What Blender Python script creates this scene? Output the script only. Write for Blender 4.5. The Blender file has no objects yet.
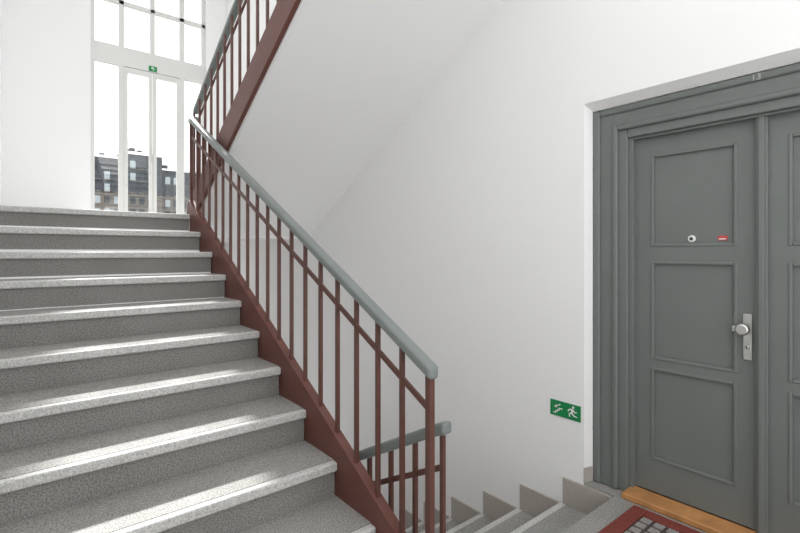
import bpy, bmesh, math, random
from mathutils import Vector, Matrix
random.seed(3)
S=bpy.context.scene
COL=S.collection
RISE=.162; RUN=.30
W=2.45      # right wall face
LX=-.16     # left wall face
FY=7.2      # far wall face

# ---------------- materials ----------------
def newmat(name):
    m=bpy.data.materials.new(name); m.use_nodes=True
    nt=m.node_tree; return m,nt,nt.nodes['Principled BSDF']
def simple(name,col,rough=.5,metal=0,bump=0,scale=40,var=.0):
    m,nt,b=newmat(name)
    b.inputs['Base Color'].default_value=(*col,1); b.inputs['Roughness'].default_value=rough; b.inputs['Metallic'].default_value=metal
    tc=nt.nodes.new('ShaderNodeTexCoord')
    n=nt.nodes.new('ShaderNodeTexNoise'); n.inputs['Scale'].default_value=scale; n.inputs['Detail'].default_value=4
    nt.links.new(tc.outputs['Object'],n.inputs['Vector'])
    if var:
        r=nt.nodes.new('ShaderNodeValToRGB'); r.color_ramp.elements[0].position=.3; r.color_ramp.elements[1].position=.7
        r.color_ramp.elements[0].color=(*[c*(1-var) for c in col],1); r.color_ramp.elements[1].color=(*[min(1,c*(1+var)) for c in col],1)
        nt.links.new(n.outputs['Fac'],r.inputs['Fac']); nt.links.new(r.outputs['Color'],b.inputs['Base Color'])
    if bump:
        bp=nt.nodes.new('ShaderNodeBump'); bp.inputs['Strength'].default_value=bump; bp.inputs['Distance'].default_value=.002
        nt.links.new(n.outputs['Fac'],bp.inputs['Height']); nt.links.new(bp.outputs['Normal'],b.inputs['Normal'])
    return m
def granite(name,dark,mid,light,rough=.45):
    m,nt,b=newmat(name); b.inputs['Roughness'].default_value=rough
    tc=nt.nodes.new('ShaderNodeTexCoord')
    n=nt.nodes.new('ShaderNodeTexNoise'); n.inputs['Scale'].default_value=160; n.inputs['Detail'].default_value=5; n.inputs['Roughness'].default_value=.8
    v=nt.nodes.new('ShaderNodeTexNoise'); v.inputs['Scale'].default_value=3; v.inputs['Detail'].default_value=3
    nt.links.new(tc.outputs['Object'],n.inputs['Vector']); nt.links.new(tc.outputs['Object'],v.inputs['Vector'])
    r=nt.nodes.new('ShaderNodeValToRGB'); e=r.color_ramp.elements
    e[0].position=.38; e[0].color=(*dark,1); e[1].position=.63; e[1].color=(*light,1)
    k=e.new(.5); k.color=(*mid,1)
    nt.links.new(n.outputs['Fac'],r.inputs['Fac'])
    mx=nt.nodes.new('ShaderNodeMix'); mx.data_type='RGBA'; mx.blend_type='MULTIPLY'; mx.inputs[0].default_value=.35
    r2=nt.nodes.new('ShaderNodeValToRGB'); r2.color_ramp.elements[0].position=.35; r2.color_ramp.elements[0].color=(.75,.75,.73,1); r2.color_ramp.elements[1].position=.65
    nt.links.new(v.outputs['Fac'],r2.inputs['Fac'])
    nt.links.new(r.outputs['Color'],mx.inputs[6]); nt.links.new(r2.outputs['Color'],mx.inputs[7])
    nt.links.new(mx.outputs[2],b.inputs['Base Color'])
    return m
M_wall=simple('white_plaster',(.89,.89,.885),.85,bump=.06,scale=60)
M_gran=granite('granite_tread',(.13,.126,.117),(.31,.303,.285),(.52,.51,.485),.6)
M_nose_lit=granite('granite_nosing_lit',(.34,.335,.32),(.56,.555,.54),(.76,.75,.73),.45)  # granite lightened for the tread fronts, bright edge put into the colour
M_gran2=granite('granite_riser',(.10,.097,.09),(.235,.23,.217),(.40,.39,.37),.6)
M_base=simple('skirting_stone',(.42,.385,.345),.6,var=.10,scale=80)
M_red=simple('oxide_red_paint',(.115,.046,.035),.4,var=.1,scale=20)
M_string=simple('stringer_red_paint',(.14,.050,.038),.45,var=.08,scale=10)
M_rail=simple('grey_green_handrail',(.20,.225,.215),.4,var=.05,scale=10)
M_door=simple('grey_door_paint',(.158,.172,.164),.45,var=.03,scale=6)
M_oak=simple('oak_threshold',(.50,.24,.087),.45,var=.2,scale=12)
M_steel=simple('brushed_steel',(.6,.6,.58),.3,1)
M_black=simple('black_rubber',(.02,.02,.02),.6)
M_white=simple('white_frame_paint',(.70,.70,.68),.5)
M_green=simple('sign_green',(0.0,.23,.065),.5)
M_signw=simple('sign_white',(.80,.82,.80),.5)
M_num=simple('number_grey_white',(.50,.51,.50),.5)
M_stred=simple('sticker_red',(.55,.07,.06),.5)
M_matred=simple('mat_red',(.18,.036,.025),.8,var=.2,scale=60)
M_matdk=simple('mat_dark',(.06,.05,.047),.9)
M_matsq=simple('mat_grey',(.27,.25,.235),.9,var=.2,scale=90)
M_terr=simple('terrace_stone',(.45,.44,.42),.8,var=.1,scale=8)
M_fac=simple('facade_render',(.15,.14,.125),.9,var=.15,scale=1.5)
M_fac2=simple('facade_dark_brick',(.04,.05,.058),.9,var=.35,scale=6)
M_roof=simple('slate_roof',(.03,.038,.046),.7,var=.3,scale=4)
M_pane=simple('dark_pane',(.02,.03,.04),.2)
M_pane2=simple('reflection_pane',(.30,.35,.37),.15)  # reflections in the building windows, painted as a light pane colour
m,nt,b=newmat('window_glass'); M_glass=m
nt.nodes.remove(b)
tr=nt.nodes.new('ShaderNodeBsdfTransparent'); gl=nt.nodes.new('ShaderNodeBsdfGlossy'); gl.inputs['Roughness'].default_value=.02
mx=nt.nodes.new('ShaderNodeMixShader'); mx.inputs[0].default_value=.08
nt.links.new(tr.outputs[0],mx.inputs[1]); nt.links.new(gl.outputs[0],mx.inputs[2]); nt.links.new(mx.outputs[0],nt.nodes['Material Output'].inputs[0])

# ---------------- helpers ----------------
def empty(name):
    o=bpy.data.objects.new(name,None); COL.objects.link(o); o.empty_display_size=.1; return o
def finish(name,bm,mat,parent=None,bevel=0,smooth=False,seg=2):
    bmesh.ops.recalc_face_normals(bm,faces=bm.faces)
    me=bpy.data.meshes.new(name); bm.to_mesh(me); bm.free()
    o=bpy.data.objects.new(name,me); COL.objects.link(o)
    if isinstance(mat,(list,tuple)):
        for k in mat: me.materials.append(k)
    else: me.materials.append(mat)
    if smooth:
        for p in me.polygons: p.use_smooth=True
    if bevel:
        md=o.modifiers.new('bevel','BEVEL'); md.width=bevel; md.segments=seg; md.limit_method='ANGLE'
    if parent: o.parent=parent
    return o
def addbox(bm,x0,x1,y0,y1,z0,z1,mi=0):
    v=[bm.verts.new(c) for c in [(x0,y0,z0),(x1,y0,z0),(x1,y1,z0),(x0,y1,z0),(x0,y0,z1),(x1,y0,z1),(x1,y1,z1),(x0,y1,z1)]]
    for f in [(0,3,2,1),(4,5,6,7),(0,1,5,4),(1,2,6,5),(2,3,7,6),(3,0,4,7)]:
        fc=bm.faces.new([v[i] for i in f]); fc.material_index=mi
def box(name,x0,x1,y0,y1,z0,z1,mat,parent=None,bevel=0,seg=2):
    bm=bmesh.new(); addbox(bm,x0,x1,y0,y1,z0,z1); return finish(name,bm,mat,parent,bevel,seg=seg)
def boxes(name,lst,mat,parent=None,bevel=0,seg=2):
    bm=bmesh.new()
    for t in lst: addbox(bm,*t)
    return finish(name,bm,mat,parent,bevel,seg=seg)
def prism(name,pts,x0,x1,mat,parent=None,bevel=0):
    bm=bmesh.new()
    a=[bm.verts.new((x0,p[0],p[1])) for p in pts]; c=[bm.verts.new((x1,p[0],p[1])) for p in pts]
    bm.faces.new(a); bm.faces.new(c[::-1]); n=len(pts)
    for i in range(n): bm.faces.new((a[i],a[(i+1)%n],c[(i+1)%n],c[i]))
    return finish(name,bm,mat,parent,bevel)
def sweep(name,path,w,h,mat,parent,bevel=0,seg=3):
    bm=bmesh.new(); rings=[]
    P=[Vector(p) for p in path]
    for i,p in enumerate(P):
        d=Vector((0,0,0))
        if i>0: a=(P[i]-P[i-1]); a.z=0; d+=a.normalized() if a.length>1e-6 else Vector()
        if i<len(P)-1: a=(P[i+1]-P[i]); a.z=0; d+=a.normalized() if a.length>1e-6 else Vector()
        if d.length<.05: d=Vector((1,0,0))
        d.normalize(); s=Vector((d.y,-d.x,0))
        r=[bm.verts.new(p+s*a*w/2+Vector((0,0,c*h/2))) for a,c in [(-1,-1),(1,-1),(1,1),(-1,1)]]
        rings.append(r)
    for i in range(len(rings)-1):
        for k in range(4): bm.faces.new((rings[i][k],rings[i][(k+1)%4],rings[i+1][(k+1)%4],rings[i+1][k]))
    bm.faces.new(rings[0]); bm.faces.new(rings[-1][::-1])
    return finish(name,bm,mat,parent,bevel,seg=seg)
def lathe(name,prof,origin,axis,mat,parent,seg=24):
    bm=bmesh.new(); ax=Vector(axis).normalized(); u=ax.orthogonal().normalized(); v=ax.cross(u); O=Vector(origin)
    rings=[[bm.verts.new(O+ax*d+(u*math.cos(2*math.pi*k/seg)+v*math.sin(2*math.pi*k/seg))*r) for k in range(seg)] for d,r in prof]
    for i in range(len(rings)-1):
        for k in range(seg): bm.faces.new((rings[i][k],rings[i][(k+1)%seg],rings[i+1][(k+1)%seg],rings[i+1][k]))
    bm.faces.new(rings[0]); bm.faces.new(rings[-1])
    o=finish(name,bm,mat,parent)
    for p in o.data.polygons: p.use_smooth=len(p.vertices)==4
    return o

# ---------------- room shell ----------------
HZ0,HZ1=-2.0,6.2
RY0,RY1=-.195,1.365; RZ=2.125   # door recess
bm=bmesh.new()
addbox(bm,W,W+.35,RY1,FY+.3,HZ0,HZ1)
addbox(bm,W,W+.35,-1.6,RY0,HZ0,HZ1)
addbox(bm,W,W+.35,RY0,RY1,RZ,HZ1)
addbox(bm,W,W+.35,RY0,RY1,HZ0,-.02)
addbox(bm,W+.25,W+.35,RY0,RY1,-.02,RZ)
finish('wall_right',bm,M_wall)
box('wall_left',LX-.3,LX,-1.6,FY+.3,HZ0,HZ1,M_wall)
box('ceiling_light_block',LX,W,5.3,FY,5.95,6.1,M_wall)  # unseen slab added over the landing to cut skylight on the far wall
WX0,WX1=.714,2.16
boxes('wall_back',[(LX,WX0,FY,FY+.3,HZ0,HZ1),(WX1,W,FY,FY+.3,HZ0,HZ1),
                  (WX0,WX1,FY,FY+.3,5.9,HZ1),(WX0,WX1,FY,FY+.3,1.3,1.62),(WX0,WX1,FY,FY+.3,HZ0,-1.0)],M_wall)
def splay(name,mat,ztop_o,ztop_i,off=0,head=True):
    bm=bmesh.new(); yo0,yo1,yi0,yi1=RY0,RY1,-.176,1.346
    xo,xi=W+.0005-off,2.514-off
    V=lambda x,y,z: bm.verts.new((x,y,z))
    a=[V(xo,yo1,0.001),V(xi,yi1,0.001),V(xi,yi1,ztop_i),V(xo,yo1,ztop_o)]; bm.faces.new(a)
    c=[V(xo,yo0,0.001),V(xi,yi0,0.001),V(xi,yi0,ztop_i),V(xo,yo0,ztop_o)]; bm.faces.new(c)
    if head: bm.faces.new([a[3],a[2],c[2],c[3]])
    o=finish(name,bm,mat); return o
splay('trim_1',M_wall,RZ,2.088)
splay('baseboard_door',M_base,.085,.085,.004,False)
YD=1.19
bm=bmesh.new()
addbox(bm,LX,1.19,-1.6,1.58,-.25,0)
addbox(bm,1.19,W,-1.6,YD,-.25,0)
finish('floor',bm,M_gran,bevel=0)
boxes('floor_upper_landing',[(LX,1.18,4.27,FY,1.44,1.615),(1.18,W,4.6,FY,1.44,1.615)],M_wall)
box('floor_lower_landing',LX,W,4.19,FY,-1.9,-1.62,M_gran)

# ---------------- stairs going up ----------------
st=empty('staircase')
SX=1.14
for n in range(1,11):
    y=1.247+RUN*n; z=RISE*n
    d=.335 if n<10 else .5
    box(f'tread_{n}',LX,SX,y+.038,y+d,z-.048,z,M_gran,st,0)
    box(f'nosing_{n}',LX,SX,y,y+.038,z-.042,z+.0005,M_nose_lit,st,.008,3)  # front strip in lightened granite paints a lit edge on the tread
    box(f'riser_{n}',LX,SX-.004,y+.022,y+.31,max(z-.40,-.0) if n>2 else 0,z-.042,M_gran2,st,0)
prism('waist_slab',[(1.6,-.02),(1.9,-.02),(4.6,1.44),(4.6,1.55),(4.3,1.5)],LX,SX-.01,M_wall,st)
# ---------------- upper flight ----------------
sof=lambda y:1.631-.552*(y-4.287)
st2=empty('staircase.001')
U0=4.5; NX=1.235
pts=[(4.62,sof(4.62)),(4.62,1.60),(U0,1.60)]
N=11
for k in range(1,N+1):
    y=U0-RUN*(k-1); z=1.62+RISE*k-.04
    pts+= [(y,z),(y-RUN,z)]
pts.append((U0-RUN*N,sof(U0-RUN*N)))
prism('flight_body',pts,NX,W,M_wall,st2)
for k in range(1,N+1):
    y=U0-RUN*(k-1); z=1.62+RISE*k
    box(f'tread_{k}',NX,W,y-RUN,y+.02,z-.04,z,M_gran,st2,.005)
# ---------------- down flight ----------------
st3=empty('staircase.002')
DX=1.235; ND=10
pts=[(YD,-.05)]
for k in range(1,ND):
    y=YD+RUN*(k-1); z=-RISE*k-.04
    pts+=[(y,z),(y+RUN,z)]
pts+=[(YD+RUN*(ND-1),-1.72),(YD,-.30)]
prism('flight_body',pts,DX,W,M_wall,st3)
for k in range(1,ND):
    y=YD+RUN*(k-1); z=-RISE*k
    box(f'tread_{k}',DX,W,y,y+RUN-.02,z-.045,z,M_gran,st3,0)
    box(f'nosing_{k}',DX,W,y+RUN-.02,y+RUN+.02,z-.045,z+.0005,M_nose_lit,st3,.006)
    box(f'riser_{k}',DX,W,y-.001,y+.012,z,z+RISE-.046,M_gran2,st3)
bs=[]
for k in range(1,ND):
    y=YD+RUN*(k-1); bs.append((W-.012,W,y+.013,y+RUN,-RISE*k,-RISE*k+(.158 if k>1 else .152)))
boxes('baseboard_right',bs,M_base,bevel=.002)

# ---------------- railings ----------------
def ribbon(name,f0,f1,y0,y1,x0,x1,mat,parent):
    return prism(name,[(y0,f0(y0)),(y1,f0(y1)),(y1,f1(y1)),(y0,f1(y0))],x0,x1,mat,parent,.002)
r1=empty('stair_railing')
RX=1.165
H=lambda y:.848+.520*(y-1.214)
nos=lambda y:(y-1.247)*.54
ribbon('stringer',lambda y:nos(y)-.22,lambda y:nos(y)+.10,1.27,4.30,SX,SX+.045,M_string,r1)
sweep('handrail',[(RX,1.225,H(1.225)),(RX,4.25,H(4.25)),(RX+.02,4.40,H(4.33)),(RX+.075,4.42,H(4.40))],.052,.05,M_rail,r1,.014)
sweep('mid_rail',[(RX,1.25,H(1.25)-.15),(RX,4.28,H(4.28)-.15)],.012,.026,M_red,r1,.002)
bars=[];k=0
while 1.25+.16*k<4.28:
    y=1.25+.16*k; t=.009
    if k==0: t=.013
    zb=nos(y)+.07 if k>1 else 0
    bars.append((RX-t,RX+t,y-t,y+t,zb,H(y)-.02)); k+=1
boxes('balusters',bars,M_red,r1,.002)
boxes('newel',[(RX-.012,RX+.012,4.30,4.324,1.4,H(4.31)-.02)],M_red,r1,.002)
r2=empty('stair_railing.001')
RX2=1.255
H2=lambda y:.625-.53*(y-1.27)
nd=lambda y:-(y-YD)*.54
sweep('handrail',[(RX2,1.245,H2(1.26)),(RX2,1.29,H2(1.29)),(RX2,4.0,H2(4.0))],.052,.05,M_rail,r2,.014)
sweep('mid_rail',[(RX2,1.27,H2(1.27)-.15),(RX2,4.0,H2(4.0)-.15)],.012,.026,M_red,r2,.002)
ribbon('stringer',lambda y:nd(y)-.22,lambda y:nd(y)+.08,1.20,4.1,1.20,1.235,M_string,r2)
bars=[]
for k in range(17):
    y=1.275+.16*k; t=.009
    bars.append((RX2-t,RX2+t,y-t,y+t,nd(y)-.17,H2(y)-.02))
boxes('balusters',bars,M_red,r2,.002)
r3=empty('stair_railing.002')
RX3=1.235
H3=lambda y:2.60+.525*(4.36-y)
sweep('handrail',[(RX3,4.43,H3(4.43)),(RX3,1.0,H3(1.0))],.052,.05,M_rail,r3,.014)
sweep('mid_rail',[(RX3,4.43,H3(4.43)-.13),(RX3,1.0,H3(1.0)-.13)],.012,.026,M_red,r3,.002)
ribbon('stringer',lambda y:sof(y)+.04,lambda y:sof(y)+.27,1.2,4.6,NX-.03,NX-.001,M_string,r3)
bars=[]
for k in range(21):
    y=4.42-.16*k; t=.009
    bars.append((RX3-.015-t,RX3-.015+t,y-t,y+t,sof(y)+.22,H3(y)-.02))
boxes('balusters',bars,M_red,r3,.002)

# ---------------- entrance door ----------------
dr=empty('door_1')
def ring(name,yo,zo,w,wz,x0,x1,bev=.004):
    yc=.585; yr=2*yc-yo
    boxes(name,[(x0,x1,yo-w,yo,0.001,zo),(x0,x1,yr,yr+w,0.001,zo),(x0,x1,yr+w,yo-w,zo-wz,zo)],M_door,dr,bev,3)
ring('frame_outer_bead',1.345,2.086,.040,.036,2.508,2.61,.010)
ring('frame_flat',1.306,2.052,.070,.070,2.522,2.61)
ring('frame_inner_bead',1.238,1.984,.030,.028,2.510,2.61,.010)
ring('frame_rebate',1.211,1.958,.050,.048,2.530,2.62,.006)
ring('frame_stop',1.162,1.910,.022,.012,2.548,2.62,.003)
LF=2.585
def leaf(name,y0,y1):
    z0,z1=.035,1.915
    P=[(1.327,1.805),(.735,1.245),(.205,.685)]
    s=.095; a,bq=y0+s,y1-s+.005
    lst=[(LF,LF+.04,y0,a,z0,z1),(LF,LF+.04,bq,y1,z0,z1)]
    zz=[z0]+[q for p in P[::-1] for q in p]+[z1]
    for i in range(0,8,2): lst.append((LF,LF+.04,a,bq,zz[i],zz[i+1]))
    boxes(name+'_stiles_rails',lst,M_door,dr,0)
    bm=bmesh.new()
    for (pa,pb) in P:
        addbox(bm,LF+.012,LF+.035,a,bq,pa,pb)
    finish(name+'_panels',bm,M_door,dr)
    bd=[]
    for (pa,pb) in P:
        q=.012
        bd+=[(LF-.004,LF+.02,a-.004,a+q,pa-.004,pb+.004),(LF-.004,LF+.02,bq-q,bq+.004,pa-.004,pb+.004),
             (LF-.004,LF+.02,a+q,bq-q,pa-.004,pa+q),(LF-.004,LF+.02,a+q,bq-q,pb-q,pb+.004)]
    boxes(name+'_panel_beads',bd,M_door,dr,.005,3)
leaf('leaf_left',.588,1.150); leaf('leaf_right',.02,.582)
boxes('astragal',[(LF-.022,LF,.562,.606,.035,1.915),(LF-.032,LF-.02,.572,.596,.035,1.915)],M_door,dr,.005,3)
boxes('handle_plate',[(LF-.008,LF,.622,.658,.80,1.012)],M_steel,dr,.006,3)
lathe('door_knob',[(0,.013),(.03,.011),(.034,.022),(.042,.027),(.056,.027),(.062,.02)],(LF-.006,.648,.945),(-1,0,0),M_steel,dr)
box('knob_neck',LF-.052,LF-.036,.640,.690,.930,.958,M_steel,dr,.006,3)
lathe('lock_cylinder',[(0,.010),(.010,.010),(.012,.007)],(LF-.006,.640,.862),(-1,0,0),M_steel,dr)
box('keyhole',LF-.0195,LF-.017,.638,.642,.855,.869,M_black,dr)
lathe('peephole_ring',[(0,.018),(.006,.017),(.009,.014)],(LF+.012,.873,1.362),(-1,0,0),M_signw,dr)
lathe('peephole_lens',[(0,.008),(.003,.007)],(LF+.003,.873,1.362),(-1,0,0),M_black,dr)
boxes('sticker',[(LF+.008,LF+.012,.722,.760,1.352,1.374)],M_stred,dr)
boxes('sticker_text',[(LF+.0065,LF+.0085,.728,.756,1.356,1.361)],M_signw,dr)
def text(name,body,size,loc,rot,mat,parent):
    c=bpy.data.curves.new(name,'FONT'); c.body=body; c.size=size; c.extrude=.001; c.align_x='CENTER'; c.align_y='CENTER'
    o=bpy.data.objects.new(name,c); COL.objects.link(o); o.location=loc; o.rotation_euler=rot; c.materials.append(mat); o.parent=parent; return o
text('door_number','13',.038,(2.506,.59,2.064),(math.pi/2,0,-math.pi/2),M_num,dr)
box('threshold',W+.002,LF-.002,.03,1.158,0.001,.032,M_oak,dr,.006,3)
box('door_sill_stone',W+.0,W+.24,RY0,RY1,-.02,0.0,M_gran,dr)

# ---------------- door mat ----------------
mt=empty('doormat')
mx0,mx1,my0,my1=1.75,2.42,.02,1.075
boxes('mat_border',[(mx0,mx1,my0,my0+.07,.001,.012),(mx0,mx1,my1-.07,my1,.001,.012),(mx0,mx0+.07,my0+.07,my1-.07,.001,.012),(mx1-.07,mx1,my0+.07,my1-.07,.001,.012)],M_matred,mt,.003)
box('mat_base',mx0+.07,mx1-.07,my0+.07,my1-.07,.001,.006,M_matdk,mt)
bb=[]; q=.058
nx=int((mx1-mx0-.14)/q); ny=int((my1-my0-.14)/q)
for i in range(nx):
    for j in range(ny):
        x=mx1-.07-q*(i+1)+.008; y=my1-.07-q*(j+1)+.008
        bb.append((x,x+q-.016,y,y+q-.016,.005,.012))
boxes('mat_tufts',bb,M_matsq,mt,.002)

# ---------------- exit sign on wall ----------------
sg=empty('emergency_exit_sign')
y1s,y0s,z0s,z1s=1.575,1.383,.334,.424
box('panel',W-.004,W,y0s,y1s,z0s,z1s,M_green,sg)
def sp(name,pts):
    bm=bmesh.new(); x=W-.0045
    a=[bm.verts.new((x,y1s-p[0]/1000,z0s+p[1]/1000)) for p in pts]
    c=[bm.verts.new((x-.0008,y1s-p[0]/1000,z0s+p[1]/1000)) for p in pts]
    bm.faces.new(a); bm.faces.new(c[::-1])
    for i in range(len(pts)): bm.faces.new((a[i],a[(i+1)%len(pts)],c[(i+1)%len(pts)],c[i]))
    finish(name,bm,M_signw,sg)
sp('stair_line',[(20,14),(38,14),(38,24),(50,24),(50,34),(62,34),(62,44),(80,44),(80,50),(56,50),(56,40),(44,40),(44,30),(32,30),(32,20),(20,20)])
sp('arrow',[(28,48),(36,66),(39,60),(64,74),(67,69),(42,55),(46,50)])
cx,cy=148,74
sp('man_head',[(cx+7*math.cos(a*math.pi/6),cy+7*math.sin(a*math.pi/6)) for a in range(12)])
sp('man_torso',[(138,66),(150,62),(144,38),(132,42)])
sp('man_arm_front',[(136,66),(118,58),(112,46),(118,44),(124,53),(138,58)])
sp('man_arm_back',[(150,62),(160,50),(172,54),(170,48),(158,43),(146,54)])
sp('man_leg_front',[(133,43),(120,34),(122,16),(129,16),(128,31),(141,38)])
sp('man_leg_back',[(144,40),(156,30),(172,26),(174,20),(152,22),(136,36)])

# ---------------- windows on back wall ----------------
wn=empty('window_1')
yA,yB=FY+.06,FY+.12
def vbar(x,w,z0,z1): return (x-w/2,x+w/2,yA,yB,z0,z1)
xs=[WX0+.025,1.07,1.45,1.835,WX1-.025]
L=[]
L+= [vbar(xs[0],.05,1.62,5.9),vbar(xs[4],.05,1.62,5.9)]
L+= [vbar(xs[1],.065,1.62,5.9),vbar(xs[3],.065,1.62,5.9),vbar(xs[2],.06,4.08,5.9)]
L+= [(WX0,WX1,yA-.005,yB+.005,3.82,4.08),(WX0,WX1,yA,yB,4.65,4.705),(WX0,WX1,yA,yB,5.85,5.9),(WX0,xs[1],yA,yB,1.62,1.68),(xs[3],WX1,yA,yB,1.62,1.68)]
boxes('frame',L,M_white,wn,.004)
box('glass',WX0,WX1,yA+.028,yA+.032,1.62,5.88,M_glass,wn)
gd=empty('door_2')
L=[]
for a,c in((1.10,1.448),(1.456,1.805)):
    L+=[(a,a+.045,yA-.01,yA+.025,1.64,3.81),(c-.045,c,yA-.01,yA+.025,1.64,3.81),(a+.045,c-.045,yA-.01,yA+.025,3.74,3.81),(a+.045,c-.045,yA-.01,yA+.025,1.64,1.74)]
boxes('leaf_frames',L,M_white,gd,.003)
boxes('pull_handle',[(1.425,1.435,yA-.05,yA-.04,2.55,2.75),(1.425,1.435,yA-.045,yA-.008,2.56,2.57),(1.425,1.435,yA-.045,yA-.008,2.73,2.74)],M_steel,gd,.002)
es=empty('exit_sign')
box('panel',1.40,1.50,yA-.02,yA-.006,3.83,3.90,M_green,es,.002)
bx=[(1.432,1.446,yA-.022,yA-.0195,3.86,3.885),(1.452,1.456,yA-.022,yA-.0195,3.84,3.89),(1.456,1.475,yA-.022,yA-.0195,3.86,3.866)]
boxes('pictogram',bx,M_signw,es)
wn2=empty('window_lower_fill')  # unseen lower window, added to let light into the lower stairwell
boxes('frame',[(WX0,WX0+.05,yA,yB,-1,1.3),(WX1-.05,WX1,yA,yB,-1,1.3),(1.42,1.47,yA,yB,-1,1.3),(WX0+.05,WX1-.05,yA,yB,-1,-.95),(WX0+.05,WX1-.05,yA,yB,1.25,1.3)],M_white,wn2,.003)

# ---------------- outside ----------------
box('ground',-8,14,FY+.3,24,-2.2,-2.0,M_terr)
def building(name,x0,x1,by,zt,roof,seed):
    rnd=random.Random(seed)
    bd=empty(name)
    box('base_storeys',x0,x1,by,by+4,-2.0,3.0,M_fac,bd)
    box('upper_storeys',x0,x1,by,by+4,3.0,zt,M_fac2,bd)
    D=[];B=[];T=[]
    z=-1.6
    while z<zt-.3:
        x=x0+.10
        while x<x1-.2:
            t=(x,x+.14,by-.015,by+.05,z,z+.22)
            (B if rnd.random()<.38 else D).append(t)
            T.append((x-.02,x+.16,by-.03,by,z-.03,z)); x+=.24
        z+=.36
    boxes('window_panes_dark',D,M_pane,bd); boxes('window_panes_reflection',B,M_pane2,bd); boxes('window_sills',T,M_fac,bd)
    boxes('string_course',[(x0,x1,by-.04,by,2.97,3.03)],M_fac,bd)
    if roof: prism('roof',[(by-.1,zt),(by+4.1,zt),(by+3,zt+roof),(by+.8,zt+roof)],x0,x1,M_roof,bd)
    boxes('chimneys',[(x0+.25,x0+.40,by+1,by+1.3,zt,zt+roof+.15),(x1-.5,x1-.37,by+1,by+1.3,zt,zt+roof+.10)],M_fac2,bd)
building('neighbouring_building',-2.5,2.42,16,4.05,.22,1)
building('neighbouring_building.001',2.45,3.42,15.8,4.2,.25,2)
building('neighbouring_building.002',3.45,7.0,16,3.85,.2,5)

# ---------------- light ----------------
w=bpy.data.worlds.new('World'); S.world=w; w.use_nodes=True
bg=w.node_tree.nodes['Background']; bg.inputs[0].default_value=(.985,.99,1,1); bg.inputs[1].default_value=2.08
sl=bpy.data.lights.new('sun','SUN'); sl.energy=8; sl.angle=math.radians(3); sl.color=(1,.985,.96)
so=bpy.data.objects.new('sun',sl); COL.objects.link(so); so.location=(3,12,9)
so.rotation_euler=Vector((-.135,-1,-.87)).to_track_quat('-Z','Y').to_euler()

S.view_settings.view_transform='Standard'
cam=bpy.data.cameras.new('camera'); co=bpy.data.objects.new('camera',cam); COL.objects.link(co)
co.location=(0,0,1.296); co.rotation_euler=(math.pi/2,0,-math.radians(39.3))
cam.lens=36*465/800; cam.sensor_width=36; cam.shift_y=-14.5/800; cam.clip_start=.02
S.camera=co
